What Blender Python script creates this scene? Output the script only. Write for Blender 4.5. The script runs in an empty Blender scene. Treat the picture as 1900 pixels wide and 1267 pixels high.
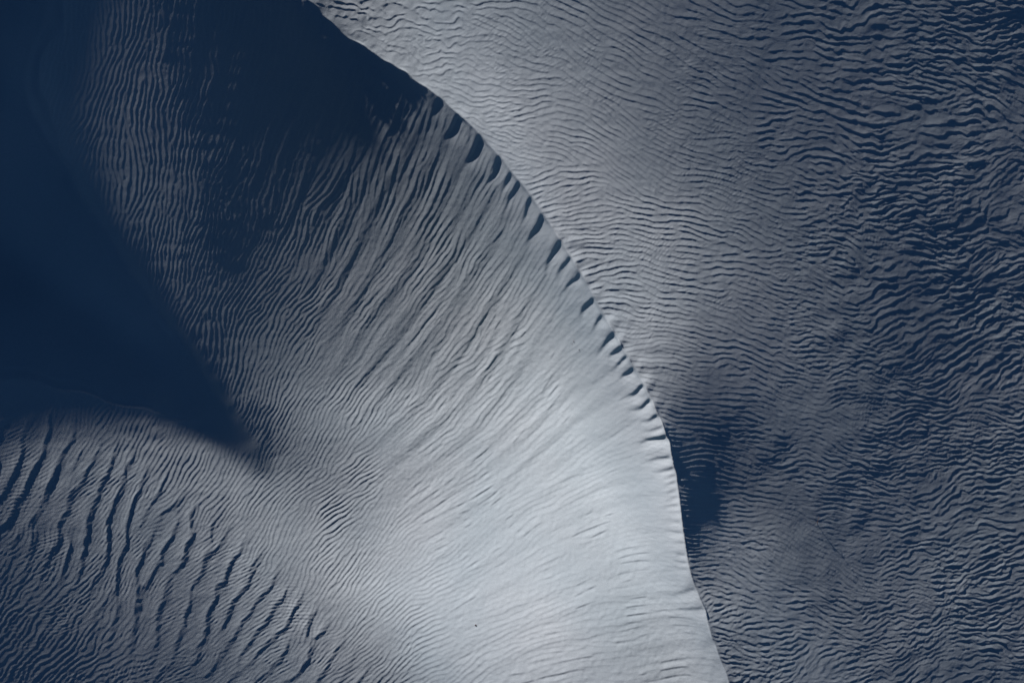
import bpy, math, time
import numpy as np

# ------------------------------------------------------------------ camera, sky, sun, exposure
scene = bpy.context.scene
SUN_EL = 12.0          # degrees above the horizon
SUN_TRAVEL = -57.0     # direction the light travels over the ground (0 = +X, 90 = +Y)
CAM_H = 62.0           # a drone looking straight down

cam_data = bpy.data.cameras.new("drone_camera")
cam = bpy.data.objects.new("drone_camera", cam_data)
scene.collection.objects.link(cam)
cam.location = (0.0, 0.0, CAM_H)
cam.rotation_euler = (0.0, 0.0, 0.0)
cam_data.sensor_width = 36.0
cam_data.lens = 36.0 * CAM_H / 38.0
cam_data.clip_start = 0.5
cam_data.clip_end = 3000.0
scene.camera = cam

world = bpy.data.worlds.new("World")
scene.world = world
world.use_nodes = True
wn = world.node_tree.nodes
bg = wn["Background"]
sky = wn.new("ShaderNodeTexSky")
sky.sky_type = 'NISHITA'
sky.sun_disc = False
sky.sun_elevation = math.radians(SUN_EL)
sky.sun_rotation = math.radians(360.0 - (90.0 + SUN_TRAVEL))
sky.air_density = 0.26
sky.dust_density = 0.0
sky.ozone_density = 2.4
sky.altitude = 2500.0
world.node_tree.links.new(sky.outputs["Color"], bg.inputs["Color"])
bg.inputs["Strength"].default_value = 0.05

sun_data = bpy.data.lights.new("sun", 'SUN')
sun_data.energy = 5.0
sun_data.angle = math.radians(0.5)
sun_data.color = (1.0, 0.71, 0.70)
sun = bpy.data.objects.new("sun", sun_data)
scene.collection.objects.link(sun)
_e = math.radians(SUN_EL); _a = math.radians(SUN_TRAVEL)
from mathutils import Vector
sun.rotation_euler = Vector((math.cos(_a) * math.cos(_e), math.sin(_a) * math.cos(_e), -math.sin(_e))).to_track_quat('-Z', 'Y').to_euler()
sun.location = (-20, 35, 15)

scene.view_settings.view_transform = 'Standard'
scene.view_settings.look = 'None'
scene.view_settings.gamma = 1.0
scene.view_settings.use_curve_mapping = False
scene.view_settings.exposure = 1.22

AMB = 0.016; KSUN = 1.10     # sunlit / open-shade response used when settling the dune form

N_OUT = 3; WB = 0.03
_t0 = time.time()
# ---------------------------------------------------------------- terrain design
# All planning is done on a flat survey grid in "survey units" (1 unit = 2 cm),
# x to the right, y towards the viewer's bottom edge; heights are in metres.
PX = 0.02
PITCH = 1.45
X0, Y0, X1, Y1 = -330.0, -330.0, 2230.0, 1600.0
NX = int((X1 - X0) / PITCH) + 1
NY = int((Y1 - Y0) / PITCH) + 1
SX = X0 + PITCH * np.arange(NX)
SY = Y0 + PITCH * np.arange(NY)
GX, GY = np.meshgrid(SX, SY)
GX = GX.astype(np.float32); GY = GY.astype(np.float32)
TE = math.tan(math.radians(SUN_EL))
AX, AY = math.cos(math.radians(SUN_TRAVEL)), -math.sin(math.radians(SUN_TRAVEL))   # travel of light, y down
rng = np.random.default_rng(7)

def lanczos_free_up(a, f, shape):
    """smooth (cubic B-spline-ish) upsampling of a coarse array by factor f, cropped to shape"""
    def up1(a, n):
        t = np.arange(n) / f
        i = np.floor(t).astype(int); u = (t - i)[:, None]
        m = a.shape[0] - 1
        g = lambda k: a[np.clip(i + k, 0, m)]
        w0 = -0.5*u**3 + u**2 - 0.5*u; w1 = 1.5*u**3 - 2.5*u**2 + 1
        w2 = -1.5*u**3 + 2*u**2 + 0.5*u; w3 = 0.5*u**3 - 0.5*u**2
        return g(-1)*w0 + g(0)*w1 + g(1)*w2 + g(2)*w3
    return up1(up1(a, shape[0]).T, shape[1]).T

def blur(a, sig):
    """gaussian blur by fft with edge padding; sig in survey units"""
    s = sig / PITCH
    p = int(3 * s) + 2
    b = np.pad(a, p, mode='edge')
    fy = np.fft.fftfreq(b.shape[0])[:, None]; fx = np.fft.rfftfreq(b.shape[1])[None, :]
    g = np.exp(-2 * (math.pi * s) ** 2 * (fx ** 2 + fy ** 2))
    b = np.fft.irfft2(np.fft.rfft2(b) * g, s=b.shape)
    return b[p:-p, p:-p].astype(np.float32)

def smooth_noise(lam, seed, f=8):
    """isotropic band noise of about that wavelength, unit variance"""
    r = np.random.default_rng(seed)
    ny, nx = NY // f + 4, NX // f + 4
    a = r.standard_normal((ny, nx))
    fy = np.fft.fftfreq(ny)[:, None]; fx = np.fft.rfftfreq(nx)[None, :]
    k = np.sqrt(fx ** 2 + fy ** 2) * lam / (PITCH * f)
    a = np.fft.irfft2(np.fft.rfft2(a) * np.exp(-(k / 0.8) ** 2) * (k > 0), s=a.shape)
    a /= a.std()
    return lanczos_free_up(a, f, (NY, NX)).astype(np.float32)

def sstep(a, b, x):
    t = np.clip((x - a) / (b - a), 0, 1)
    return t * t * (3 - 2 * t)

# ---- the crest line of the big dune (survey units)
CREST = np.array([(430,-330),(480,-180),(530,-70),(575,0),(606,30),(640,62),(668,78),(700,97),(740,122),(770,146),(800,166),
 (830,190),(865,224),(900,262),(935,302),(960,335),(985,367),(1010,405),(1035,446),(1060,485),(1085,524),(1105,560),
 (1125,600),(1145,636),(1165,670),(1187,706),(1206,745),(1222,785),(1235,825),(1245,870),(1252,920),(1258,970),
 (1265,1020),(1273,1055),(1283,1082),(1300,1130),(1318,1180),(1335,1225),(1352,1270),(1420,1440),(1500,1610)], float)

def resample(P, step):
    d = np.r_[0, np.cumsum(np.hypot(*np.diff(P, axis=0).T))]
    s = np.arange(0, d[-1], step)
    # smooth cubic through the points
    x = np.interp(s, d, P[:, 0]); y = np.interp(s, d, P[:, 1])
    k = np.hanning(9); k /= k.sum()
    xp = np.convolve(np.pad(x, 4, mode='edge'), k, 'valid'); yp = np.convolve(np.pad(y, 4, mode='edge'), k, 'valid')
    return s, xp, yp
CS, CX, CY = resample(CREST, 4.0)

def crest_field(wob):
    """signed distance to the crest (+ right/up side, - left side) and arc position, by rows.
    The crest is a monotone function x(y), so a local straight-line distance is accurate near it."""
    cx = np.interp(SY, CY, CX)
    dx = GX - (cx[:, None] + wob)
    sl = np.gradient(cx, SY)
    k = np.hanning(25); k /= k.sum()
    sl = np.convolve(np.pad(sl, 12, mode='edge'), k, 'valid')
    d = dx / np.sqrt(1 + sl[:, None] ** 2)
    tx = sl[:, None] / np.sqrt(1 + sl[:, None] ** 2); ty = 1 / np.sqrt(1 + sl[:, None] ** 2)
    # foot of the perpendicular -> row of the crest
    yc = GY + dx * tx * ty
    return d.astype(np.float32), yc.astype(np.float32)

# ---- brightness plan: how strongly each stretch of sand faces the low sun (0..255 display)
LEFT = {
 -300:[(-300,18),(100,18),(150,45),(300,45),(420,25),(900,25)],
 0:[(0,18),(100,18),(135,24),(165,51),(250,50),(330,42),(400,36),(450,32),(520,27),(700,22)],
 100:[(0,18),(90,18),(125,36),(190,57),(280,49),(350,42),(420,37),(490,33),(560,30),(640,32),(700,35),(800,42)],
 200:[(0,18),(100,25),(150,57),(250,55),(350,45),(430,38),(520,36),(600,38),(700,46),(780,56),(850,66)],
 300:[(0,18),(100,18),(150,36),(200,57),(300,53),(400,43),(450,41),(520,42),(600,50),(700,64),(800,80),(950,96)],
 400:[(0,18),(180,26),(230,56),(300,56),(380,45),(430,40),(500,44),(600,60),(700,78),(800,96),(900,113),(1000,128)],
 500:[(0,18),(200,24),(270,40),(320,55),(380,47),(440,44),(500,54),(600,73),(700,94),(800,112),(900,131),(1050,150)],
 600:[(0,18),(200,26),(300,36),(350,51),(400,49),(450,56),(520,72),(600,89),(700,108),(800,127),(900,146),(1000,163),(1100,177)],
 700:[(0,18),(200,26),(300,36),(400,44),(440,64),(500,86),(600,110),(700,127),(800,146),(900,165),(1000,178),(1200,188)],
 735:[(0,40),(100,40),(200,35),(300,36),(400,46),(460,75),(520,102),(600,130),(700,148),(800,162),(900,176),(1000,186),(1220,192)],
 780:[(0,66),(100,80),(200,92),(270,96),(340,80),(400,60),(460,55),(520,100),(600,133),(700,155),(800,170),(900,182),(1000,192),(1220,196)],
 830:[(0,84),(100,100),(200,114),(300,125),(380,118),(440,85),(480,62),(530,96),(600,128),(700,152),(800,172),(900,184),(1000,194),(1220,198)],
 900:[(0,76),(100,98),(200,112),(300,128),(400,140),(500,130),(560,122),(620,134),(700,156),(800,180),(900,192),(1000,200),(1250,202)],
 1000:[(0,66),(100,84),(200,102),(300,118),(400,132),(500,148),(580,155),(650,160),(720,182),(800,192),(900,199),(1000,202),(1260,196)],
 1100:[(0,66),(100,80),(200,92),(300,100),(400,114),(500,133),(600,155),(700,186),(800,199),(1000,202),(1100,197),(1200,188),(1290,182)],
 1200:[(0,62),(100,70),(200,82),(300,86),(400,98),(500,112),(600,130),(700,152),(800,186),(900,192),(1000,192),(1100,183),(1200,175),(1330,168)],
 1267:[(0,58),(100,64),(200,74),(300,76),(400,88),(500,102),(600,115),(700,127),(800,165),(900,182),(1000,180),(1100,174),(1200,170),(1350,162)],
 1560:[(0,58),(400,80),(700,110),(900,150),(1400,150)],
}
RIGHT = {
 -300:[(400,100),(700,130),(1000,120),(1400,75),(2200,60)],
 0:[(560,85),(620,115),(700,142),(800,152),(900,142),(1000,127),(1100,112),(1200,98),(1300,90),(1400,78),(1700,76),(1800,72),(1900,62),(2200,60)],
 100:[(650,140),(700,158),(800,168),(900,153),(1000,137),(1100,122),(1200,107),(1300,92),(1400,82),(1700,80),(1900,72),(2200,70)],
 200:[(840,180),(900,174),(1000,152),(1100,132),(1200,112),(1300,97),(1400,82),(1600,80),(1800,85),(1900,76),(2200,70)],
 300:[(930,172),(1000,158),(1100,142),(1200,122),(1300,106),(1400,92),(1500,88),(1600,82),(1800,83),(1900,79),(2200,75)],
 400:[(1000,162),(1100,154),(1200,142),(1300,122),(1400,102),(1500,92),(1600,86),(1700,76),(1900,78),(2200,75)],
 500:[(1060,155),(1150,158),(1200,152),(1300,127),(1400,107),(1500,97),(1600,86),(1700,71),(1800,73),(1900,76),(2200,78)],
 600:[(1120,166),(1200,162),(1250,142),(1300,117),(1400,97),(1500,96),(1600,86),(1700,73),(1800,80),(1900,85),(2200,85)],
 700:[(1180,166),(1230,132),(1300,92),(1400,86),(1500,93),(1600,83),(1700,71),(1800,80),(1900,86),(2200,86)],
 780:[(1220,105),(1260,62),(1330,56),(1400,72),(1500,90),(1600,80),(1700,74),(1800,84),(1900,89),(2200,90)],
 850:[(1240,43),(1300,44),(1350,54),(1400,70),(1500,86),(1600,78),(1700,77),(1800,88),(1900,92),(2200,92)],
 920:[(1250,38),(1300,46),(1350,68),(1400,88),(1500,80),(1600,78),(1700,82),(1800,93),(1900,95),(2200,92)],
 1000:[(1260,52),(1300,78),(1350,100),(1420,106),(1500,90),(1600,83),(1700,89),(1800,100),(1900,96),(2200,92)],
 1100:[(1290,128),(1350,122),(1400,106),(1450,90),(1500,86),(1600,93),(1700,101),(1800,101),(1900,96),(2200,92)],
 1200:[(1320,112),(1400,106),(1500,96),(1600,99),(1900,92),(2200,90)],
 1267:[(1350,102),(1450,96),(1600,93),(1900,84),(2200,80)],
 1560:[(1300,95),(2200,80)],
}
def plan(tab):
    ks = sorted(tab)
    f = 6
    xs = X0 + PITCH * f * np.arange(NX // f + 3); ys = Y0 + PITCH * f * np.arange(NY // f + 3)
    R = np.array([np.interp(xs, [p[0] for p in tab[k]], [p[1] for p in tab[k]]) for k in ks])
    if tab is RIGHT: R = R * np.interp(xs, [1400, 1600], [.91, .88])
    i = np.clip(np.searchsorted(ks, ys) - 1, 0, len(ks) - 2)
    kk = np.array(ks, float)
    t = np.clip((ys - kk[i]) / (kk[i + 1] - kk[i]), 0, 1)[:, None]
    if tab is LEFT: R = np.where(R > 90, R * np.interp(R, [90, 130, 180, 200], [1, .93, .96, 1]), R) * (1 - .07 * (np.array(ks)[:, None] > 740) * (xs[None, :] < 420))
    A = R[i] * (1 - t) + R[i + 1] * t
    return lanczos_free_up(A, f, (NY, NX)).astype(np.float32)

# ---- ripple plan: (x, y, crest angle in degrees [/ positive], wavelength, strength, waviness)
RIP_L = [
 (-200,-200,82,10,1,1),(150,20,84,9.5,1,1),(200,150,82,9.5,1.1,1),(300,20,82,10,1,1),(300,200,80,10,1,1),(250,330,78,9.5,1,1),
 (430,60,80,11,0.8,1),(430,250,74,10,0.8,1),(300,430,72,9,1,1),(380,560,72,9,1,1),(450,430,70,10,0.8,1),(520,330,70,12,0.6,1),
 (560,150,72,16,0.3,0.6),(650,220,68,17,0.45,0.5),(740,260,63,17,0.7,0.5),(800,220,66,15,0.7,0.5),(860,320,58,13,0.9,0.6),
 (560,480,66,9.3,0.9,1),(620,400,64,10.4,0.7,0.9),(720,400,62,11.1,0.6,0.8),(800,400,58,10.8,0.8,0.7),(900,430,54,10.4,0.8,0.7),(950,500,52,10.4,0.7,0.7),
 (480,680,68,9,1,1),(560,620,64,9.5,1,1),(650,560,60,9.7,0.8,1),(750,560,57,10.1,0.7,0.9),(850,580,54,10.1,0.65,0.9),(1000,600,48,10.4,0.5,0.8),
 (1080,600,46,10.8,0.35,0.6),
 (500,780,62,9,1.1,1),(580,760,60,9.5,1,1),(680,740,55,9.3,0.8,1),(780,720,50,10.1,0.6,1),(900,720,45,10.1,0.55,1),(1020,720,42,10.4,0.5,0.9),(1120,730,38,10.4,0.35,0.7),
 (480,850,60,9,1.1,1),(560,860,60,9,1.1,1),(650,860,54,9.5,0.9,1),(760,840,46,9.7,0.55,1),(900,840,38,10.1,0.38,0.9),(1050,840,33,10.4,0.3,0.8),(1180,830,26,10.8,0.22,0.6),
 (560,930,55,9,1.2,1),(620,980,52,9.5,1.2,1),(700,960,46,9.5,0.7,1),(820,960,36,9.7,0.35,0.9),(950,960,30,10.1,0.28,0.8),(1100,960,23,10.8,0.22,0.7),(1230,950,15,10.1,0.12,0.5),
 (640,1060,52,9.5,1.2,1),(720,1080,46,9.5,0.8,1),(800,1060,36,9.3,0.4,0.9),(950,1080,24,10.1,0.3,0.8),(1100,1080,17,11.1,0.22,0.7),(1240,1070,12,11.4,0.15,0.5),
 (700,1130,46,9.3,1.1,1),(760,1180,40,9.3,0.8,1),(860,1180,26,9.7,0.4,0.9),(1000,1190,18,10.4,0.28,0.8),(1150,1190,12,11.4,0.22,0.7),(1300,1190,8,18,0.16,0.6),
 (780,1250,34,10,0.7,1),(950,1260,18,13,0.35,0.9),(1150,1260,8,17,0.25,0.7),(1500,1500,8,17,0.25,0.7),(900,1560,25,13,0.4,0.8),
 (250,800,66,9.5,1.1,1),(330,820,62,9,1.2,1),(400,860,58,9,1.2,1),(330,890,56,9.5,1.1,1.2),(430,930,54,9,1.2,1.1),(520,1000,50,9.5,1.2,1.1),(600,1090,50,9.3,1.1,1.1),
 (180,780,68,9,0.9,1.1),(80,760,62,8,0.5,1.2),
 (60,900,60,8,0.6,1.5),(200,950,45,7.5,0.55,1.8),(300,1000,42,7.5,0.55,1.8),(400,1050,42,7.5,0.55,1.8),(500,1120,45,8,0.6,1.8),(620,1200,45,8,0.6,1.6),
 (60,1050,52,11,0.8,1.7),(160,1100,50,10.5,0.9,1.8),(250,1180,45,10,0.8,1.8),(60,1200,52,11,1,1.4),(150,1240,46,11,1,1.5),(350,1240,45,9,0.7,1.8),(-200,1200,52,11,1,1.4),(200,1560,48,11,1,1.4),(600,1560,45,9,0.7,1.5),
]
RIP_R = [
 (500,-200,-10,22,.8,1.3),(640,20,12,23,.9,1.8),(700,60,14,23,.9,1.9),(760,40,0,22,.8,1.7),(840,30,-12,20,.8,1.5),(780,110,6,15,.55,1.6),(860,110,-4,16,.6,1.5),
 (940,20,-22,16,.8,1.1),(1040,40,-26,15,.9,.8),(1150,50,-27,15,1,.8),(1250,60,-26,16,1,.9),(1350,90,-18,18,.9,1.1),
 (900,170,-10,14,.5,1.5),(960,140,-24,16,.7,1.1),(1050,150,-30,15,.9,.8),(1150,170,-28,15,.9,.8),(1270,180,-24,16,1,.9),(1380,220,-20,17,1,1),
 (930,240,2,11,.8,1.4),(1000,240,-8,12,.9,1.3),(1100,260,-26,14,.9,1),(1200,270,-28,14,1,.8),(1300,290,-24,15,1,.9),(1400,300,-14,16,1,1.1),
 (990,330,2,12,1.1,1),(1080,340,-6,13,1.1,1),(1160,370,-24,13,.9,1),(1270,370,-14,14,1,1),(1380,400,-14,15,1,1.2),
 (1040,420,3,12,1.1,1),(1120,440,-6,12,1,1.1),(1200,450,-22,14,1,.9),(1300,470,-20,15,1,1),(1400,500,-12,16,1,1.3),
 (1100,520,4,11,1.1,1),(1170,540,-14,13,.9,1.1),(1260,560,-22,14,1,.9),(1360,590,-12,15,1,1.3),
 (1150,620,-12,10,.9,1.2),(1220,640,-24,12,.9,1),(1300,660,-14,14,1.1,1),(1400,690,-8,15,1,1.3),
 (1200,720,-22,12,1,.9),(1270,740,-8,13,1.2,.8),(1350,770,-2,13,1.2,.8),(1440,790,-10,14,1.1,1),
 (1250,830,0,10,1.3,.6),(1320,860,-2,12,1.4,.6),(1400,850,-12,13,1.2,.8),(1500,870,-14,14,1.1,.9),(1600,860,-18,14,1.1,1),
 (1270,930,2,11,1.5,.6),(1340,960,-6,12,1.2,.7),(1430,960,-22,13,1,.8),(1530,950,-10,14,1.1,1),(1620,960,0,14,1,1.3),
 (1290,1030,-4,12,1.1,1),(1350,1050,-30,10,.6,1),(1430,1060,-36,13,.9,.8),(1520,1070,-22,14,1,1),(1600,1050,-4,15,1,1.3),
 (1320,1120,4,12,.9,1.7),(1400,1140,0,13,.9,1.5),(1490,1110,-10,12,.9,1.2),(1600,1150,6,14,1,1.8),
 (1370,1220,4,15,1.1,1.8),(1480,1220,2,15,1.1,1.8),(1600,1240,4,16,1.1,1.8),(1750,1230,6,17,1.1,1.7),(1880,1220,8,18,1.1,1.6),
 (1450,40,-6,20,.8,1.6),(1550,40,4,24,.9,1.6),(1680,50,2,26,1,1.5),(1820,40,-2,26,1,1.5),
 (1480,130,-10,19,.9,1.4),(1600,150,-10,24,1.1,1.3),(1720,150,-8,26,1.2,1.3),(1850,160,-2,27,1.1,1.5),
 (1500,240,-8,20,1,1.4),(1620,260,-4,25,1.2,1.3),(1750,260,4,28,1.2,1.5),(1870,280,10,28,1.1,1.5),
 (1500,350,-4,18,.9,1.6),(1620,370,2,23,1,1.6),(1750,370,8,27,1.2,1.5),(1870,370,16,28,1.2,1.4),
 (1500,470,-6,17,.9,1.5),(1620,470,6,21,1,1.6),(1750,470,14,24,1.2,1.5),(1870,480,16,25,1.2,1.4),
 (1500,590,-4,16,.9,1.6),(1620,600,6,18,1,1.6),(1750,600,14,22,1.3,1.4),(1870,600,18,22,1.3,1.3),
 (1520,700,-4,15,.9,1.5),(1640,710,0,16,1,1.5),(1760,710,14,19,1.2,1.4),(1870,710,18,20,1.3,1.4),
 (1540,790,-10,14,1,1.2),(1660,800,2,15,1,1.6),(1770,820,12,17,1.2,1.6),(1870,820,14,18,1.3,1.6),
 (1700,920,8,17,1.2,1.7),(1800,930,16,19,1.3,1.6),(1880,930,18,19,1.3,1.6),
 (1700,1050,8,17,1.1,1.8),(1820,1060,14,18,1.2,1.7),(1890,1080,12,18,1.2,1.7),(1700,1150,8,17,1.1,1.8),(1850,1150,10,18,1.2,1.7),
 (2200,0,0,27,1,1.5),(2200,500,14,26,1.2,1.4),(2200,1000,14,19,1.2,1.6),(1600,1560,5,18,1.1,1.7),(2200,1560,8,19,1.1,1.7),(1100,-250,-26,17,1,.9),(1700,-250,0,26,1,1.5),
]
def interp_plan(tab, sig=62.0):
    f = 8
    xs = X0 + PITCH * f * np.arange(NX // f + 3); ys = Y0 + PITCH * f * np.arange(NY // f + 3)
    gx, gy = np.meshgrid(xs, ys)
    T = np.array(tab, float)
    acc = np.zeros((4,) + gx.shape); W = np.full(gx.shape, 1e-12)
    for x, y, th, lam, am, wv in T:
        r2 = (gx - x) ** 2 + (gy - y) ** 2
        w = np.exp(-r2 / (2 * sig ** 2)) + 4e-3 / (1 + r2 / sig ** 2) ** 2
        W += w
        for i, v in enumerate((th, math.log(lam), am, wv)): acc[i] += w * v
    acc /= W
    return [lanczos_free_up(a, f, (NY, NX)).astype(np.float32) for a in acc]

def stripes(theta, lam, seed, mask=None, f=1, T=64, hop=24, iters=5, bw=0.20, bt=0.16, wig=0.0, wl_wig=26):
    """Self-organised wavy bands: noise repeatedly passed through local oriented one-sided band filters
    (overlapping windows) and levelled in between, so bands align, fork and end as wind ripples do.
    theta: crest angle, lam: wavelength (survey units), at full grid. Returns a complex field on grid/f."""
    th = theta[::f, ::f]; lm = lam[::f, ::f]
    ny, nx = th.shape
    p = 2 * T
    r = np.random.default_rng(seed)
    z = (r.standard_normal((ny + 2*p, nx + 2*p)) + 1j * r.standard_normal((ny + 2*p, nx + 2*p))).astype(np.complex64)
    win = np.sin(math.pi * (np.arange(T) + .5) / T) ** 2
    win = (win[:, None] * win[None, :]).astype(np.float32)
    fx = np.fft.fftfreq(T)[None, :].astype(np.float32); fy = np.fft.fftfreq(T)[:, None].astype(np.float32)
    rows = list(range(p - T // 2 - hop, ny + p + T // 2 - T + hop * 2, hop))
    cols = np.arange(p - T // 2 - hop, nx + p + T // 2 - T + hop * 2, hop)
    tiles = []
    for rr in rows:
        cy = min(max(rr + T // 2 - p, 0), ny - 1)
        cxs = np.clip(cols + T // 2 - p, 0, nx - 1)
        keep = np.ones(len(cols), bool)
        if mask is not None:
            m = mask[::f, ::f]
            for i, c in enumerate(cxs):
                keep[i] = m[max(0, cy - T//2):cy + T//2, max(0, c - T//2):c + T//2].any()
        if not keep.any(): continue
        cc = cols[keep]; cx_ = cxs[keep]
        a = np.radians(th[cy, cx_]); k0 = PITCH * f / lm[cy, cx_]
        nxv = np.sin(a); nyv = np.cos(a)
        kn = fx[None] * nxv[:, None, None] + fy[None] * nyv[:, None, None]
        kt = -fx[None] * nyv[:, None, None] + fy[None] * nxv[:, None, None]
        k0 = k0[:, None, None]
        btl = bt if np.isscalar(bt) else bt[::f, ::f][cy, cx_][:, None, None]
        G = np.exp(-((kn - k0) / (bw * k0)) ** 2 / 2 - (kt / (btl * k0)) ** 2 / 2).astype(np.float32)
        tiles.append((rr, cc, G))
    for it in range(iters):
        if wig > 0 and it == iters - 1:
            pn = smooth_noise(wl_wig, seed + 500)[::f, ::f]
            z[p:p + ny, p:p + nx] *= np.exp(1j * wig * pn).astype(np.complex64)
        out = np.zeros_like(z); 
        for rr, cc, G in tiles:
            S = np.stack([z[rr:rr + T, c:c + T] for c in cc]) * win
            S = np.fft.ifft2(np.fft.fft2(S) * G).astype(np.complex64) * win
            for i, c in enumerate(cc): out[rr:rr + T, c:c + T] += S[i]
        m = np.abs(out)
        ref = np.median(m[m > 0]) + 1e-9
        if it < iters - 1:
            z = out / (m + 0.35 * ref)
            z = z.astype(np.complex64)
        else:
            z = out / ref
    z = z[p:p + ny, p:p + nx]
    if f > 1:
        z = lanczos_free_up(z.real, f, (NY, NX)) + 1j * lanczos_free_up(z.imag, f, (NY, NX))
    return z.astype(np.complex64)

def profile(z, fall=0.3, sharp=1.4):
    """asymmetric ripple: long rise towards the light's far side, crisp brink, short steep lee.
    returns height in 0..1 (x wavelength later)"""
    u = (np.angle(z) / (2 * math.pi)) % 1.0
    n = 512
    t = np.arange(n) / n
    # crest at t = 0, lee 0..fall, stoss fall..1
    lee = 1 - np.clip(t / fall, 0, 1)
    lee = lee * lee * (3 - 2 * lee) * .55 + lee * .45
    st = np.clip((t - fall) / (1 - fall), 0, 1)
    st = st ** sharp
    y = np.where(t < fall, lee, st)
    y = y - y.mean()
    return np.interp(u, np.r_[t, 1], np.r_[y, y[0]]).astype(np.float32)
# ---------------------------------------------------------------- assemble the sand surface
topw = sstep(260, 60, GY)
wob = smooth_noise(70, 3) * (1.2 + topw) + smooth_noise(28, 4) * (1.0 + 1.8 * topw) + topw * 1.3 * smooth_noise(15, 5, 4)
D, YC = crest_field(wob)              # >0 right of crest, <0 left
RIGHTM = sstep(-1.5, 1.5, D)
LEFTM = 1 - RIGHTM
wl = sstep(-1.6, 1.6, D)
# wedge: the hollow that lies wholly in the shade (right edge x(y), bottom edge y(x))
we = np.interp(SY, [-330,0,60,110,170,230,300,380,450,520,580,650,740,800,862],[170,150,144,118,108,126,160,200,238,280,326,380,428,458,490])
be = np.interp(SX, [-330,0,80,180,260,340,420,500],[682,706,718,742,772,798,832,868])
wr = np.minimum(we[:, None] + smooth_noise(45, 11) * 4 - GX, (be[None, :] + smooth_noise(60, 12) * 5 - GY) * 1.0)
wr = blur(np.clip(wr, -60, 400).astype(np.float32), 9)
WEDGE = sstep(-2, 14, wr)
WIN = np.clip(wr, 0, None)

def target_slope(L):
    lin = (np.clip(L, 0, 255) / 255.0) ** 2.2
    B = np.clip((lin - AMB) / KSUN, -0.008, 0.9)
    return np.tan(np.arcsin(B) - math.radians(SUN_EL))
L_l = plan(LEFT); L_r = plan(RIGHT)
# the brightness plan holds local means; ripple relief casts shade, so the mean plane must face the sun a little more
S = target_slope(L_l) * (1 - wl) + target_slope(L_r) * wl
# inside the hollow the floor drops below the grazing light and comes back up to it at the rim
rel = -0.42 * (1 - np.exp(-WIN / 110.0)) * sstep(0, 60, WIN)
ddir = lambda h: (np.gradient(h, axis=1) * AX + np.gradient(h, axis=0) * AY) / (PITCH * PX)
S = np.where(WEDGE > 0, (1 - WEDGE) * S + WEDGE * (-TE - 0.006), S)
TRAW = (((L_l / 255) ** 2.2 * (1 - wl) + (L_r / 255) ** 2.2 * wl) - AMB) / KSUN
TL = np.clip(TRAW, 0.0, 1)
# the brink: the sand stands a little higher along the crest than the smooth dome would
dl = np.clip(-D, 0, None); dr = np.clip(D, 0, None)
amp_c = np.interp(YC, [-300, 0, 150, 300, 600, 800, 1000, 1150, 1600], [.5, .5, .5, .45, .30, .08, .05, .06, .06])
RIDGE = amp_c * (0.55 * np.exp(-dl / 55.0) * (D <= 0) + 0.55 * np.exp(-dr / 120.0) * (D > 0))
RIDGE = RIDGE.astype(np.float32)
S2 = S - blur(ddir(RIDGE), 6)

# ---- ripples
far_r = sstep(1300, 1650, GX + .25 * (GY - 600))
theta_l, ll, am_l, wv_l = interp_plan(RIP_L); theta_r, lr, am_r, wv_r = interp_plan(RIP_R)
n1 = smooth_noise(110, 21); n2 = smooth_noise(60, 22); n3 = smooth_noise(200, 23)
fineL = sstep(6, -14, D) ; 
zL = stripes(theta_l + wv_l * (6 * n1 + 6 * n2), np.exp(ll - .08 + 0.05 * n3), 31, mask=(D < 10), bw=.30, bt=np.clip(.2 + .12 * (wv_l - .9), .15, .4), iters=4, wig=.9)
zR = stripes(theta_r + wv_r * (6 * n1 + 9 * n2), np.exp(lr - .27 - .10 * far_r + 0.09 * n3 + .08 * n2), 32, mask=(D > -10), bw=.36, bt=np.clip(.20 + .26 * (wv_r - .7) + .12 * far_r, .18, .62), iters=4, wig=.8)
# crests wander and kink
rid = lambda lam, s: (np.abs(smooth_noise(lam, s)) - .8)
topc = np.exp(-((GX - 730) / 130) ** 2 - ((GY - 45) / 90) ** 2)
zR = zR * np.exp(1j * topc * 2.2 * (np.abs(smooth_noise(34, 191)) - .8)).astype(np.complex64)
zR = zR * np.exp(1j * np.clip(wv_r - .55, 0, 1.6) * (1.5 * rid(44, 91) + .8 * rid(24, 92) + .5 * smooth_noise(14, 93, 4))).astype(np.complex64)
zL = zL * np.exp(1j * np.clip(wv_l - .3, 0, 1.6) * (.8 * smooth_noise(30, 94) + .45 * rid(18, 95))).astype(np.complex64)
AL = np.clip(np.abs(zL), 0, 1.6); AR = np.clip(np.abs(zR), 0, 1.6)
AL = AL / (AL + .45) * 1.2; AR = sstep(.1, 1.25, AR) * 1.12
TLs = blur(TL, 14)                      # planned sunlight, softened; ripple height is shaped to follow it
relief = np.clip(.0115 + .25 * TLs, .0115, .10) + .030 * np.exp(-((GX - 1285) / 70) ** 2 - ((GY - 895) / 100) ** 2)
relief_l = np.clip(.032 + .19 * TLs, .032, .095)
env_l = am_l * (1 - .35 * sstep(-10, 50, (GX * -0.62 + GY * 0.80) - 540) * sstep(620, 480, GX)) * (1 - WEDGE) * sstep(2, 26, -D) * (0.95 + (.16 + .25 * sstep(480, 640, GX)) * np.clip(smooth_noise(70, 41), -1.6, 1.6))
hL = profile(zL, .22, 1.5) * np.exp(ll) * PX * relief_l * AL * np.clip(env_l, 0.05, None) * (1 - WEDGE)
env_r = am_r * sstep(-1, 7, D) * (1.0 + 0.22 * np.clip(smooth_noise(80, 42), -1.6, 1.6))
hR = profile(zR, .17, 1.7) * np.exp(lr - .27 - .10 * far_r) * PX * relief * AR * np.clip(env_r, .15, None)

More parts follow.
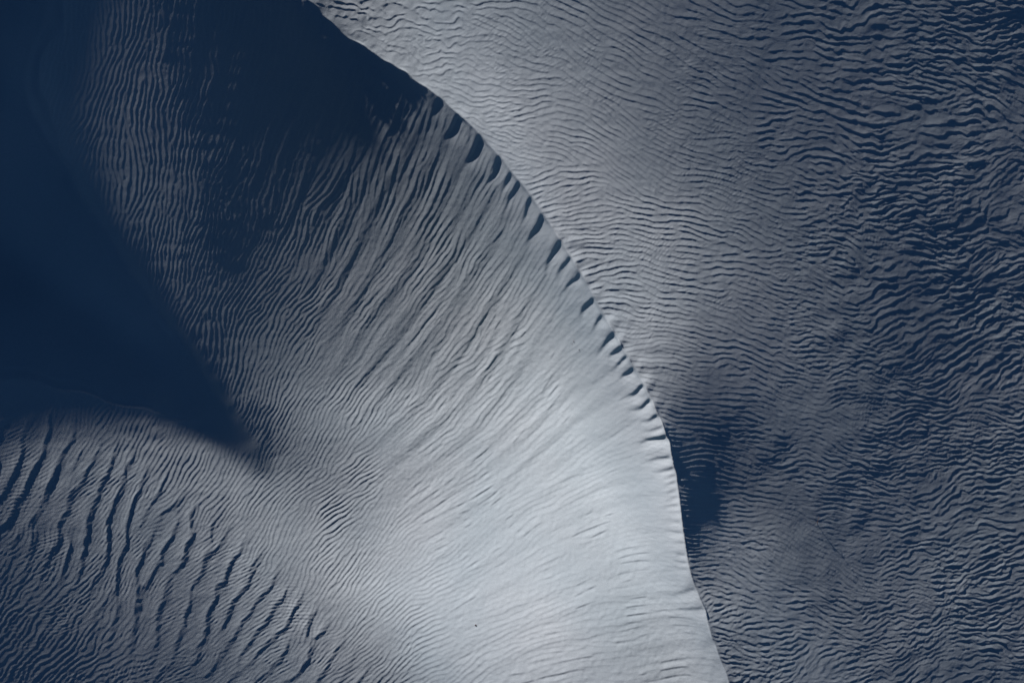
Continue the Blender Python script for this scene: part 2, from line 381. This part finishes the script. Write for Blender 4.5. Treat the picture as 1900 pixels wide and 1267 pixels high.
# streaks: long low undulations running down the windward slope
thS = theta_l + 4 * n3
zS = stripes(thS, np.full_like(thS, 46.0), 51, mask=(D < 40), f=3, bw=.38, bt=.10, iters=3, T=64, hop=24)
zS2 = stripes(thS, np.full_like(thS, 24.0), 52, mask=(D < 40), f=2, bw=.38, bt=.10, iters=3, T=64, hop=24)
on = sstep(470, 700, GX + 0.45 * (600 - GY)) * (1 - WEDGE) * sstep(-2, -60, D)
on_low = np.interp(GY, [0, 200, 600, 800, 1000, 1300], [.4, 1, 1, .7, .35, .3]).astype(np.float32)
aS = np.clip(np.abs(zS), 0, 2); aS2 = np.clip(np.abs(zS2), 0, 2)
hS = .8 * (np.real(zS) * 0 + profile(zS, .42, 1.0) * aS * 46 * PX * .035 + profile(zS2, .38, 1.0) * aS2 * 24 * PX * .026) * on * on_low * np.clip(.22 + 2.6 * TLs, .22, 1)

# big sharp ripples in the lower left and the small ones that ride on them
bl = sstep(-10, 50, (GX * -0.62 + GY * 0.80) - np.interp(GX, [-300, 0, 100, 250, 500, 700, 900], [540, 560, 535, 508, 512, 560, 620]).astype(np.float32))
LB = [( -200,800,64,30,1,1),(40,780,64,30,1,1),(60,900,66,30,1.0,1),(150,880,68,26,1,1),(260,940,66,24,1.1,.8),(330,950,64,24,1,.8),(200,1040,72,26,1,.8),(300,1080,76,26,1.1,.8),(400,1000,60,26,.8,1),
      (380,1120,66,26,.9,1),(480,1090,58,26,.7,1),(540,1180,56,26,.9,1),(640,1230,55,25,.8,1),(420,1220,60,26,.9,1),(280,1180,74,26,.6,1),(160,1160,66,24,.25,1),(60,1120,62,22,.3,1),(100,1250,58,20,.1,1),(0,1200,58,20,.1,1),
      (300,1260,62,26,.4,1),(700,1262,50,22,.5,1),(400,1560,60,26,.6,1),(900,1560,50,26,.5,1)]
thB, lB, amB, wvB = interp_plan(LB, 55)
zB = np.exp(.7j * rid(60, 96) + .4j * rid(26, 97)) * stripes(thB + 8 * n1 + 6 * n2, np.exp(lB + .30 + .12 * n1), 61, mask=bl > 0, f=2, bw=.26, bt=.13, iters=5, T=64, hop=24)
aB = np.clip(np.abs(zB), 0, 1.5); aB = aB / (aB + .3)
hB = profile(zB, .24, 2.0) * np.exp(lB + .30) * PX * np.clip(.013 + .23 * TLs, 0, .062) * aB * np.clip(amB * (1 + .3 * n1 + .25 * n2), 0, None) * bl * (1 - WEDGE)

# small cross ripples in the troughs on the right-hand side
n4 = smooth_noise(130, 24)
thF = theta_r + 38 + 22 * n4
zF = stripes(thF, np.full_like(thF, 6.2), 71, mask=(D > 0), bw=.3, bt=.3, iters=2, T=48, hop=20)
pF = np.clip(smooth_noise(75, 43) * .8 + smooth_noise(32, 44) * .6, -.6, 1.6) + .6
wF = (.15 + .85 * sstep(.2, .8, np.sin(np.angle(zR) + math.pi * .9) * .5 + .5)) * pF
hF = profile(zF, .4, 1.1) * 6.2 * PX * np.clip(relief, 0, .05) * .8 * wF * sstep(4, 20, D) * np.clip(np.abs(zF), 0, 1.4)
# a second, shorter set between the big ripples of the far right and the broken ground at the bottom
chaos = sstep(1350, 1600, GX + .35 * (GY - 500)) * np.clip(.75 + .5 * smooth_noise(120, 46), .2, 1.4)
zM = stripes(theta_r - 8 + 16 * n2, np.full_like(thF, 11.0), 73, mask=(chaos > .01) & (D > 0), bw=.36, bt=.34, iters=3, T=48, hop=20)
zM = zM * np.exp(1j * (1.0 * rid(26, 98) + .5 * smooth_noise(14, 99, 4))).astype(np.complex64)
hF = hF * .5 + profile(zM, .24, 1.2) * 11 * PX * relief * 1.25 * chaos * sstep(4, 20, D) * np.clip(np.abs(zM), 0, 1.3)
# the same on the lower left, over the big ripples
zG = stripes(np.clip(thB - 28 + 16 * n4, 0, 80), np.full_like(thF, 6.6), 72, mask=(bl > 0), bw=.3, bt=.26, iters=3, T=48, hop=20)
hF = hF + profile(zG, .35, 1.1) * 6.6 * PX * np.clip(relief, 0, .05) * .9 * bl * (1 - WEDGE) * (D < 0) * np.clip(.7 + .6 * smooth_noise(60, 45), 0, 1.6) * np.clip(np.abs(zG), 0, 1.4)

# ---- scallops cut into the slope below the brink
def skew_q(ang):
    """row at which a line of that direction through each point meets the crest"""
    t = math.radians(ang)
    ux, uy = math.cos(t), -math.sin(t)
    return ux, uy
SC = np.zeros((NY, NX), np.float32)
NOTCH = [  # y on crest of the sharp edge, length to the next, depth, reach, direction of the buttress
 (176,15,.10,34,58),(206,26,.26,48,62),(246,30,.34,52,58),(289,22,.30,46,58),(318,14,.18,40,58),(335,26,.24,48,58),
 (366,22,.22,46,56),(396,30,.32,58,55),(447,22,.28,60,54),(480,18,.20,44,53),(508,24,.2,44,52),(549,20,.28,50,48),(582,18,.20,38,42),
 (614,20,.26,50,48),(640,14,.22,34,42),(658,14,.22,32,42),(679,16,.22,34,40),(708,16,.18,32,36),(735,14,.16,36,38),
 (762,12,.10,28,32),(782,12,.10,30,30),(800,14,.16,40,26),(836,12,.10,38,14),(858,10,.10,30,24),(872,8,.06,22,20),(884,8,.06,22,20),(897,8,.05,20,18),
 (910,8,.05,20,16),(924,9,.05,24,14),(938,8,.04,20,14),(955,9,.05,22,14),(972,9,.06,28,16),(990,9,.04,20,12),(1012,9,.05,20,12),(1028,8,.05,22,12),(1040,8,.05,22,12),(1075,14,.06,34,10),(1110,14,.05,30,6)]
n4b = smooth_noise(55, 25)
_r = np.random.default_rng(19)
NOTCH = [(n[0], n[1], n[2] * (1.0 if n[0] < 700 else 1.6), n[3] * (1.0 if n[0] < 700 else 1.2), n[4]) for n in NOTCH]
for n_ in list(NOTCH):      # small slumps between the large ones
    for _ in range(2 if n_[0] < 760 else 1):
        NOTCH.append((n_[0] + _r.uniform(4, n_[1]), _r.uniform(5, 11), n_[2] * _r.uniform(.15, .4), n_[3] * _r.uniform(.4, .9), n_[4] + _r.uniform(-4, 4)))
for yn, ln, dep, reach, ang in NOTCH:
    r0 = int((yn - 60 - Y0) / PITCH); r1 = int((yn + reach * 1.6 + 40 - Y0) / PITCH)
    xc = float(np.interp(yn, CY, CX))
    c0 = int((xc - reach * 2.4 - 30 - X0) / PITCH); c1 = int((xc + 80 - X0) / PITCH)
    gx = GX[r0:r1, c0:c1]; gy = GY[r0:r1, c0:c1]; d = D[r0:r1, c0:c1]
    t = math.radians(ang); bx, by = -math.cos(t), math.sin(t)       # down-slope direction of the buttress
    # perpendicular pointing away from the sun
    px_, py_ = by, -bx
    if px_ * AX + py_ * AY < 0: px_, py_ = -px_, -py_
    v = (gx - xc) * bx + (gy - yn) * by
    q = (gx - xc) * px_ + (gy - yn) * py_
    q = q + 5 * n4b[r0:r1, c0:c1] * sstep(5, 40, v) + 0.0016 * v * v * (1 if ang > 45 else .4) * -1 + 1.5 * n2[r0:r1, c0:c1]
    width = ln * 1.25
    wq = 5.0 + .12 * ln
    cut = sstep(0, wq, q) * np.clip(1 - (q - wq * .6) / (ln * 1.2), 0, 1)
    env = sstep(0, 4, -d) * (1 - sstep(reach * .35, reach * 1.25, v))
    SC[r0:r1, c0:c1] = np.minimum(SC[r0:r1, c0:c1], -dep * .46 * cut * env)
SC = blur(SC, 1.8)

# cusped drifts near the top of the crest are made by sharpening the plan there (see RIP_R); a soft skin of
# low swell keeps broad surfaces from being ideal
far_r = sstep(1300, 1650, GX + .25 * (GY - 600))
SWELL = (0.008 + .003 * far_r) * smooth_noise(110, 81) + (0.002 + .003 * far_r) * smooth_noise(46, 82)
# thin slide marks on the bright face, and grain-scale unevenness
zI = stripes(thS + 5 * n2, np.full_like(thS, 15.0), 74, mask=(D < 20), bw=.4, bt=.07, iters=3, T=64, hop=24)
pI = np.clip(smooth_noise(60, 47) + .6 * smooth_noise(24, 48) - .55, 0, 1.2)
hI = profile(zI, .16, 1.0) * 15 * PX * .046 * pI * on * np.clip(np.abs(zI), 0, 1.3) * np.clip(.2 + 2 * TLs, 0, 1)
GRAIN = (0.0015 * smooth_noise(6, 83, 2) + 0.0015 * smooth_noise(11, 84, 3)) * np.clip(.25 + 2.5 * TLs, .25, 1) * (1 - WEDGE)
hF = hF + hI + GRAIN + .04 * np.exp(-((GX - 1292) / 45) ** 2 - ((GY - 905) / 66) ** 2) * sstep(2, 14, D)
DETAIL = SC + hL + hR + hS + hB + hF + SWELL * (1 - WEDGE) * np.where(D < 0, np.clip(.15 + 10 * TLs, .15, 1), 1)

def horizon(H):
    """height of the lowest sunbeam above each point, set by the sand up-light of it"""
    best = np.full(H.shape, -1e9, np.float32)
    for k in list(range(1, 30)) + list(range(30, 120, 3)) + list(range(120, 900, 10)):
        ox = int(round(AX * k)); oy = int(round(AY * k))
        if oy >= H.shape[0] or ox >= H.shape[1]: break
        hs = H[:H.shape[0] - oy, :H.shape[1] - ox] - TE * math.hypot(ox, oy) * PITCH * PX
        np.maximum(best[oy:, ox:], hs, out=best[oy:, ox:])
    return best
def sunlight(H, hor):
    gx = np.gradient(H, axis=1) / (PITCH * PX); gy = np.gradient(H, axis=0) / (PITCH * PX)
    e = math.radians(SUN_EL)
    B = (math.sin(e) + math.cos(e) * (gx * AX + gy * AY)) / np.sqrt(1 + gx ** 2 + gy ** 2)
    return np.clip(B, 0, 1) * (1 - sstep(-0.003, 0.004, hor - H))

# settle the broad form: the mean sunlight each stretch catches, ripples and their shade included,
# should be what the plan says
ml = (wl < .5).astype(np.float32); bml = blur(ml, 22) + 1e-3; mr = 1 - ml; bmr = blur(mr, 22) + 1e-3
def side_blur(a): return np.where(ml > .5, blur(a * ml, 22) / bml, blur(a * mr, 22) / bmr)
def make_macro(hl, hr, f):
    hl = lanczos_free_up(hl, f, (NY, NX)).astype(np.float32); hr = lanczos_free_up(hr, f, (NY, NX)).astype(np.float32)
    # let both flanks meet exactly along the brink
    xi = (np.interp(SY, CY, CX) - X0) / PITCH
    i0 = np.clip(xi.astype(int), 0, NX - 2); r_ = np.arange(NY)
    e = (hl - hr)[r_, i0]
    k = np.hanning(41); k /= k.sum(); e = np.convolve(np.pad(e, 20, mode='edge'), k, 'valid')
    E = np.interp(YC.ravel(), SY, e).reshape(YC.shape).astype(np.float32)
    hl = hl - .5 * E * np.exp(-dl / 60); hr = hr + .5 * E * np.exp(-dr / 60)
    return hl * (1 - wl) + hr * wl + RIDGE
# ---- settle the broad dune form
def coarse(a,f): 
    return blur(a.astype(np.float32), f*PITCH*0.5)[::f, ::f].astype(np.float64)
def solve_macro(TLt, f=11, outer=14, cg=250, wb=0.05, wtt=4.0, init=None, verbose=True):
    hstep=PITCH*f*PX
    Dm=D[::f,::f]; T=TLt[::f,::f].astype(float); Rg=RIDGE[::f,::f].astype(float)
    wd=(WEDGE[::f,::f]>.3)
    isL=Dm<0
    ny,nx=Dm.shape
    x=np.zeros((2,ny,nx)) if init is None else init.copy()
    e=math.radians(SUN_EL)
    def Ds(h):
        gx=np.zeros_like(h);gy=np.zeros_like(h)
        gx[:,1:-1]=(h[:,2:]-h[:,:-2])/(2*hstep); gy[1:-1]=(h[2:]-h[:-2])/(2*hstep)
        return gx,gy
    def DsT(gx,gy):
        o=np.zeros_like(gx)
        o[:,2:]+=gx[:,1:-1]/(2*hstep); o[:,:-2]-=gx[:,1:-1]/(2*hstep)
        o[2:]+=gy[1:-1]/(2*hstep); o[:-2]-=gy[1:-1]/(2*hstep)
        return o
    def L(h):
        a=(h[:,2:]-2*h[:,1:-1]+h[:,:-2])/hstep**2; b=(h[2:]-2*h[1:-1]+h[:-2])/hstep**2
        c=(h[1:,1:]-h[1:,:-1]-h[:-1,1:]+h[:-1,:-1])/hstep**2*1.4142
        d=tx_*tx_*a[1:-1]+ty_*ty_*b[:,1:-1]+2*tx_*ty_*(h[2:,2:]-h[2:,:-2]-h[:-2,2:]+h[:-2,:-2])/(4*hstep**2)
        return a,b,c,d*wtt
    def LT(a,b,c,d):
        o=np.zeros((ny,nx)); d=d*wtt; a=a.copy(); b=b.copy(); a[1:-1]+=tx_*tx_*d; b[:,1:-1]+=ty_*ty_*d; m=tx_*ty_*d/2
        o[2:,2:]+=m;o[2:,:-2]-=m;o[:-2,2:]-=m;o[:-2,:-2]+=m
        o[:,2:]+=a;o[:,1:-1]-=2*a;o[:,:-2]+=a
        o[2:]+=b;o[1:-1]-=2*b;o[:-2]+=b
        c=c*1.4142
        o[1:,1:]+=c;o[1:,:-1]-=c;o[:-1,1:]-=c;o[:-1,:-1]+=c
        return o/hstep**2
    tx_,ty_=-AY,AX
    own=[Dm<0, Dm>=0]
    infr=(GX[::f,::f]>-40)&(GX[::f,::f]<1940)&(GY[::f,::f]>-40)&(GY[::f,::f]<1310)
    # both flanks are tied together at points along the brink
    cxs=(CX-X0)/(PITCH*f); cys=(CY-Y0)/(PITCH*f)
    ok=(cxs>0)&(cxs<nx-1.01)&(cys>0)&(cys<ny-1.01); cxs=cxs[ok]; cys=cys[ok]
    ci=cys.astype(int); cj=cxs.astype(int); fu=cxs-cj; fv=cys-ci
    cidx=[(ci*nx+cj,(1-fu)*(1-fv)),(ci*nx+cj+1,fu*(1-fv)),((ci+1)*nx+cj,(1-fu)*fv),((ci+1)*nx+cj+1,fu*fv)]
    wc=5.0
    Tt=T; Tt=np.where(wd,0.0,Tt)
    W1=[o*np.where(infr,1.,.35)*(1/(np.clip(T,0,1)+.10))*np.where(wd,1.5,1)*np.where(wd&(T>.02),0,1) for o in own]
    Wb=[wb*np.where(o,1,.6) for o in (isL,~isL)]
    idx=np.arange(ny*nx).reshape(ny,nx)
    ks=[k for k in range(1,60)]
    for it in range(outer):
        H=np.where(isL,x[0],x[1])+Rg
        # active shadow pairs
        best=np.full(H.shape,-1e9); bj=np.zeros(H.shape,int)
        for k in ks:
            ox=AX*k; oy=AY*k; oxi=int(round(ox)); oyi=int(round(oy))
            if oyi>=ny or oxi>=nx: break
            dist=math.hypot(oxi,oyi)*hstep
            hs=H[:ny-oyi,:nx-oxi]-TE*dist
            m=hs>best[oyi:,oxi:]
            best[oyi:,oxi:]=np.where(m,hs,best[oyi:,oxi:]); bj[oyi:,oxi:]=np.where(m,idx[:ny-oyi,:nx-oxi],bj[oyi:,oxi:])
        act=(best>H-0.0)&(T>np.where(isL,0.008,-0.007))&(best>-1e8)&(~wd)
        ai=np.nonzero(act.ravel())[0]; aj=bj.ravel()[ai]
        sideI=(~isL).ravel()[ai].astype(int); sideJ=(~isL).ravel()[aj].astype(int)
        ii=sideI*ny*nx+ai; jj=sideJ*ny*nx+aj
        dd=best.ravel()[ai]-H.ravel()[aj]   # -TE d
        wg=1.2
        N=[]
        for s in (0,1):
            gx,gy=Ds(x[s]+Rg); N.append(np.sqrt(1+gx**2+gy**2))
        def A(x):
            out=[]
            for s in (0,1):
                gx,gy=Ds(x[s]); out.append(W1[s]*math.cos(e)*(gx*AX+gy*AY)/N[s])
                for q,ww in zip(L(x[s]),(0,1,2,3)): out.append(q*wb)
                out.append(x[s]*2e-3)
            dx_=(x[0]-x[1]).ravel(); out.append(wc*sum(dx_[i_]*w_ for i_,w_ in cidx))
            v=x.ravel(); out.append(wg*(v[jj]-v[ii]))
            return out
        def AT(o):
            g=np.zeros((2,ny,nx)); k=0
            for s in (0,1):
                q=W1[s]*math.cos(e)*o[k]/N[s]; k+=1
                g[s]+=DsT(q*AX,q*AY); g[s]+=LT(o[k]*wb,o[k+1]*wb,o[k+2]*wb,o[k+3]*wb); k+=4
                g[s]+=o[k]*2e-3;k+=1
            q=np.zeros(ny*nx)
            for i_,w_ in cidx: np.add.at(q,i_,wc*o[k]*w_)
            k+=1; q=q.reshape(ny,nx); g[0]+=q; g[1]-=q
            v=np.zeros(2*ny*nx); np.add.at(v,jj,wg*o[k]); np.add.at(v,ii,-wg*o[k]); g+=v.reshape(g.shape)
            return g
        b=[]
        for s in (0,1):
            gx,gy=Ds(Rg); b.append(W1[s]*(Tt-(math.sin(e)+math.cos(e)*(gx*AX+gy*AY))/N[s])*1.0)
            b+= [np.zeros((ny,nx-2)),np.zeros((ny-2,nx)),np.zeros((ny-1,nx-1)),np.zeros((ny-2,nx-2)),np.zeros((ny,nx))]
        b.append(np.zeros(len(ci)))
        Rf=Rg.ravel()
        b.append(wg*(-(Rf[aj]-Rf[ai])-dd-0.01))
        r0=[bb-aa for bb,aa in zip(b,A(x))]
        g=AT(r0); p=g.copy(); gg=(g*g).sum(); r=r0
        for c in range(cg):
            Ap=A(p); al=gg/sum((q*q).sum() for q in Ap)
            x+=al*p; r=[u-al*v for u,v in zip(r,Ap)]
            g=AT(r); g2=(g*g).sum(); p=g+(g2/gg)*p; gg=g2
        if verbose: print(it,'act',len(ai),'res',round(math.sqrt(sum((r[k]**2).mean() for k in (0,6))/2),4), 'range',x[0].min().round(2),x[0].max().round(2),x[1].min().round(2),x[1].max().round(2))
    return x

F = 11
T2 = TRAW.copy(); x = None
for k in range(N_OUT):
    x = solve_macro(T2, F, outer=16 if k == 0 else 5, cg=300 if k == 0 else 150, init=x, wb=WB, verbose=False)
    MACRO = make_macro(x[0], x[1], F); H = MACRO + DETAIL
    if k < N_OUT - 1:
        err = side_blur(TL - sunlight(H, horizon(H)))
        T2 = np.clip(T2 + err * .8 * (TL > .006), TL * .5, TL * 1.35 + .03) * (TL > .006) + TRAW * (TL <= .006)

H = MACRO + DETAIL
# the hollow: its floor lies below the sunbeam that grazes its far rim; up-light, beyond the picture's
# edge, a shoulder of the neighbouring dune stands in that beam and throws the shade
soft = blur(MACRO, 14)
beam = H.copy(); beam_s = soft.copy()
inside = WEDGE > .02
shift = AX / AY
cols = np.arange(NX)
step_h = TE * math.hypot(1, shift) * PITCH * PX
for r in range(NY - 2, -1, -1):
    nxt = np.interp(cols + shift, cols, beam_s[r + 1])
    beam_s[r] = np.where(inside[r], nxt + step_h, soft[r])
beam_s = blur(beam_s, 8)
far = np.minimum(GX - X0, GY - Y0)
shoulder = (1 - sstep(70, 180, far)) * sstep(0, 90, wr)
floor = beam_s + 0.055 * shoulder - (0.075 * (1 - np.exp(-WIN / 45.0)) + 1.9 * (1 - np.exp(-(WIN / 250.0) ** 2))) * (1 - shoulder)
W2 = sstep(-6, 52, wr)
H = np.minimum(H * (1 - W2) + W2 * floor, np.where(wr > -2, beam_s + .01 - .07 * sstep(-2, 26, wr) + .2 * shoulder, 1e9))
m_ = sstep(8, 44, wr) * (1 - shoulder)
H = H * (1 - m_) + blur(H, 26) * m_
print("terrain seconds", time.time() - _t0)
# ---------------------------------------------------------------- sand material
def sand_material():
    m = bpy.data.materials.new("pale_sand"); m.use_nodes = True
    nt = m.node_tree; N = nt.nodes; Lk = nt.links
    b = N["Principled BSDF"]
    b.inputs["Roughness"].default_value = 0.95
    b.inputs["Specular IOR Level"].default_value = 0.12
    tc = N.new("ShaderNodeTexCoord")
    n1 = N.new("ShaderNodeTexNoise"); n1.inputs["Scale"].default_value = 0.18; n1.inputs["Detail"].default_value = 5
    n2 = N.new("ShaderNodeTexNoise"); n2.inputs["Scale"].default_value = 28.0; n2.inputs["Detail"].default_value = 6; n2.inputs["Roughness"].default_value = .7
    Lk.new(tc.outputs["Object"], n1.inputs["Vector"]); Lk.new(tc.outputs["Object"], n2.inputs["Vector"])
    r1 = N.new("ShaderNodeValToRGB")
    r1.color_ramp.elements[0].position = .3; r1.color_ramp.elements[0].color = (.244, .376, .404, 1)
    r1.color_ramp.elements[1].position = .7; r1.color_ramp.elements[1].color = (.284, .412, .432, 1)
    Lk.new(n1.outputs["Fac"], r1.inputs["Fac"])
    mx = N.new("ShaderNodeMix"); mx.data_type = 'RGBA'; mx.blend_type = 'MULTIPLY'; mx.inputs["Factor"].default_value = 1.0
    r2 = N.new("ShaderNodeValToRGB")
    r2.color_ramp.elements[0].position = .3; r2.color_ramp.elements[0].color = (.80, .80, .80, 1)
    r2.color_ramp.elements[1].position = .7; r2.color_ramp.elements[1].color = (1, 1, 1, 1)
    Lk.new(n2.outputs["Fac"], r2.inputs["Fac"])
    Lk.new(r1.outputs["Color"], mx.inputs["A"]); Lk.new(r2.outputs["Color"], mx.inputs["B"])
    Lk.new(mx.outputs["Result"], b.inputs["Base Color"])
    n3 = N.new("ShaderNodeTexNoise"); n3.inputs["Scale"].default_value = 22.0; n3.inputs["Detail"].default_value = 8; n3.inputs["Roughness"].default_value = .75
    Lk.new(tc.outputs["Object"], n3.inputs["Vector"])
    bp = N.new("ShaderNodeBump"); bp.inputs["Strength"].default_value = 0.6; bp.inputs["Distance"].default_value = 0.01
    Lk.new(n3.outputs["Fac"], bp.inputs["Height"]); Lk.new(bp.outputs["Normal"], b.inputs["Normal"])
    return m
SAND = sand_material()

# ---------------------------------------------------------------- ground mesh: one sheet, fine where the picture is
def axis(n, s0, lo, hi):
    """indices into the survey grid: every sample inside, thinning outside"""
    i0 = int((lo - s0) / PITCH); i1 = int((hi - s0) / PITCH)
    left = []; i = i0; st = 2
    while i - st > 0:
        i -= st; left.append(i); st = min(st + 1, 12)
    left.append(0)
    right = []; i = i1; st = 2
    while i + st < n - 1:
        i += st; right.append(i); st = min(st + 1, 12)
    right.append(n - 1)
    return np.array(left[::-1] + list(range(i0, i1 + 1)) + right)
IX = axis(NX, X0, -70, 1970); IY = axis(NY, Y0, -70, 1337)
Hc = H[np.ix_(IY, IX)].astype(np.float64)
REF = float(np.median(MACRO[(GY > 0) & (GY < 1267) & (GX > 0) & (GX < 1900)]))
Hc = Hc - REF
wx = (SX[IX] - 950.0) * PX; wy = (633.5 - SY[IY]) * PX
# far skirt: the sheet goes on to the horizon as low swell
ext = np.cumsum(np.array([.5, .8, 1.2, 2, 3, 4, 6, 9, 14, 20, 30, 45, 70, 100, 150, 220, 330]))
wx = np.r_[wx[0] - ext[::-1], wx, wx[-1] + ext]; wy = np.r_[wy[0] + ext[::-1], wy, wy[-1] - ext]
K = len(ext)
Hc = np.pad(Hc, K, mode='edge')
XX, YY = np.meshgrid(wx, wy)
out = np.maximum.reduce([wx[K] - XX, XX - wx[-K - 1], YY - wy[K], wy[-K - 1] - YY, np.zeros_like(XX)])
low = -4.5 + 1.2 * np.sin(XX * .11 + YY * .05) + .8 * np.sin(XX * -.05 + YY * .13 + 1)
f_ = 1 - np.exp(-(out / 7.0) ** 1.5)
Hc = Hc * (1 - f_) + np.minimum(low, Hc) * f_
ny, nx = Hc.shape
co = np.empty((ny * nx, 3), np.float32)
co[:, 0] = XX.ravel(); co[:, 1] = YY.ravel(); co[:, 2] = Hc.ravel()
idx = np.arange(ny * nx, dtype=np.int32).reshape(ny, nx)
quads = np.stack([idx[:-1, :-1], idx[1:, :-1], idx[1:, 1:], idx[:-1, 1:]], -1).reshape(-1, 4)
me = bpy.data.meshes.new("sand_dunes")
me.vertices.add(ny * nx); me.vertices.foreach_set("co", co.ravel())
me.loops.add(quads.size); me.loops.foreach_set("vertex_index", quads.ravel())
me.polygons.add(len(quads))
me.polygons.foreach_set("loop_start", np.arange(0, quads.size, 4, dtype=np.int32))
me.polygons.foreach_set("use_smooth", np.ones(len(quads), dtype=bool))
me.update(calc_edges=True)
me.materials.append(SAND)
ground = bpy.data.objects.new("sand_dunes", me)
ground["kind"] = "structure"
scene.collection.objects.link(ground)
print("sand sheet", nx, "x", ny, "quads", len(quads), "height", co[:, 2].min(), co[:, 2].max())

# ---------------------------------------------------------------- small stray things lying on the sand
import bmesh, random
def ground_z(px, py):
    j = (px - X0) / PITCH; i = (py - Y0) / PITCH
    return float(H[int(round(i)), int(round(j))]) - REF
def simple_mat(name, col, rough=.9):
    m = bpy.data.materials.new(name); m.use_nodes = True
    nt = m.node_tree; b = nt.nodes["Principled BSDF"]
    n = nt.nodes.new("ShaderNodeTexNoise"); n.inputs["Scale"].default_value = 60
    r = nt.nodes.new("ShaderNodeValToRGB")
    r.color_ramp.elements[0].color = tuple(c * .6 for c in col) + (1,); r.color_ramp.elements[1].color = tuple(col) + (1,)
    nt.links.new(n.outputs["Fac"], r.inputs["Fac"]); nt.links.new(r.outputs["Color"], b.inputs["Base Color"])
    b.inputs["Roughness"].default_value = rough
    return m
STONE = simple_mat("dark_stone", (.07, .07, .075)); WOOD = simple_mat("dry_wood", (.06, .05, .045))
def place(o, label, cat, group=None):
    o["label"] = label; o["category"] = cat
    if group: o["group"] = group
def stone(px, py, r, seed, label):
    rd = random.Random(seed); bm = bmesh.new()
    bmesh.ops.create_icosphere(bm, subdivisions=2, radius=r)
    ax = [rd.uniform(.8, 1.3), rd.uniform(.7, 1.0), rd.uniform(.5, .7)]
    for v in bm.verts:
        k = 1 + rd.uniform(-.09, .09)
        v.co.x *= ax[0] * k; v.co.y *= ax[1] * k; v.co.z *= ax[2] * k
    m = bpy.data.meshes.new("stone"); bm.to_mesh(m); bm.free(); m.materials.append(STONE)
    for p in m.polygons: p.use_smooth = True
    o = bpy.data.objects.new("stone", m); scene.collection.objects.link(o)
    z = ground_z(px, py); k = 1 - (z) / CAM_H * 0
    o.location = ((px - 950) * PX, (633.5 - py) * PX, z + r * .25); o.rotation_euler = (0, 0, rd.uniform(0, 6))
    place(o, label, "stone")
stone(883, 1155, .035, 1, "tiny dark stone lying alone on the broad pale lower slope")
stone(1066.5, 633.5, .022, 2, "small dark stone on smooth sand left of the crest, upper of a close pair")
stone(1063.5, 638.5, .018, 3, "smallest dark stone left of the crest, just below its close neighbour")
stone(1076, 649, .022, 4, "small dark stone left of the crest, set apart down-slope of the close pair")
def twig():
    px, py = 1518, 966
    z = ground_z(px, py)
    root = bpy.data.objects.new("dry_twig", None); scene.collection.objects.link(root)
    root.location = ((px - 950) * PX, (633.5 - py) * PX, z + .02)
    place(root, "thin dry twig sticking out of dark rippled sand right of the crest", "twig")
    def rod(name, pts, r0, parent):
        bm = bmesh.new(); rings = []
        for i, p in enumerate(pts):
            p = Vector(p); d = (Vector(pts[min(i + 1, len(pts) - 1)]) - Vector(pts[max(i - 1, 0)])).normalized()
            q = d.to_track_quat('Z', 'Y'); r = r0 * (1 - .7 * i / (len(pts) - 1))
            rings.append([bm.verts.new(p + q @ Vector((math.cos(a) * r, math.sin(a) * r, 0))) for a in [k * math.pi / 3 for k in range(6)]])
        for a, b in zip(rings, rings[1:]):
            for k in range(6): bm.faces.new((a[k], a[(k + 1) % 6], b[(k + 1) % 6], b[k]))
        bm.faces.new(rings[0]); bm.faces.new(rings[-1])
        bmesh.ops.recalc_face_normals(bm, faces=bm.faces)
        m = bpy.data.meshes.new(name); bm.to_mesh(m); bm.free(); m.materials.append(WOOD)
        o = bpy.data.objects.new(name, m); scene.collection.objects.link(o); o.parent = parent
        return o
    rod("stem", [(0, -.16, -.03), (-.01, -.08, .03), (.012, .02, .06), (.03, .12, .08), (.028, .2, .07)], .010, root)
    rod("branch", [(.0, -.02, .05), (-.05, -.07, .06), (-.10, -.10, .04)], .006, root)
    rod("branch", [(.02, .07, .07), (.06, .09, .09), (.12, .085, .08)], .005, root)
twig()
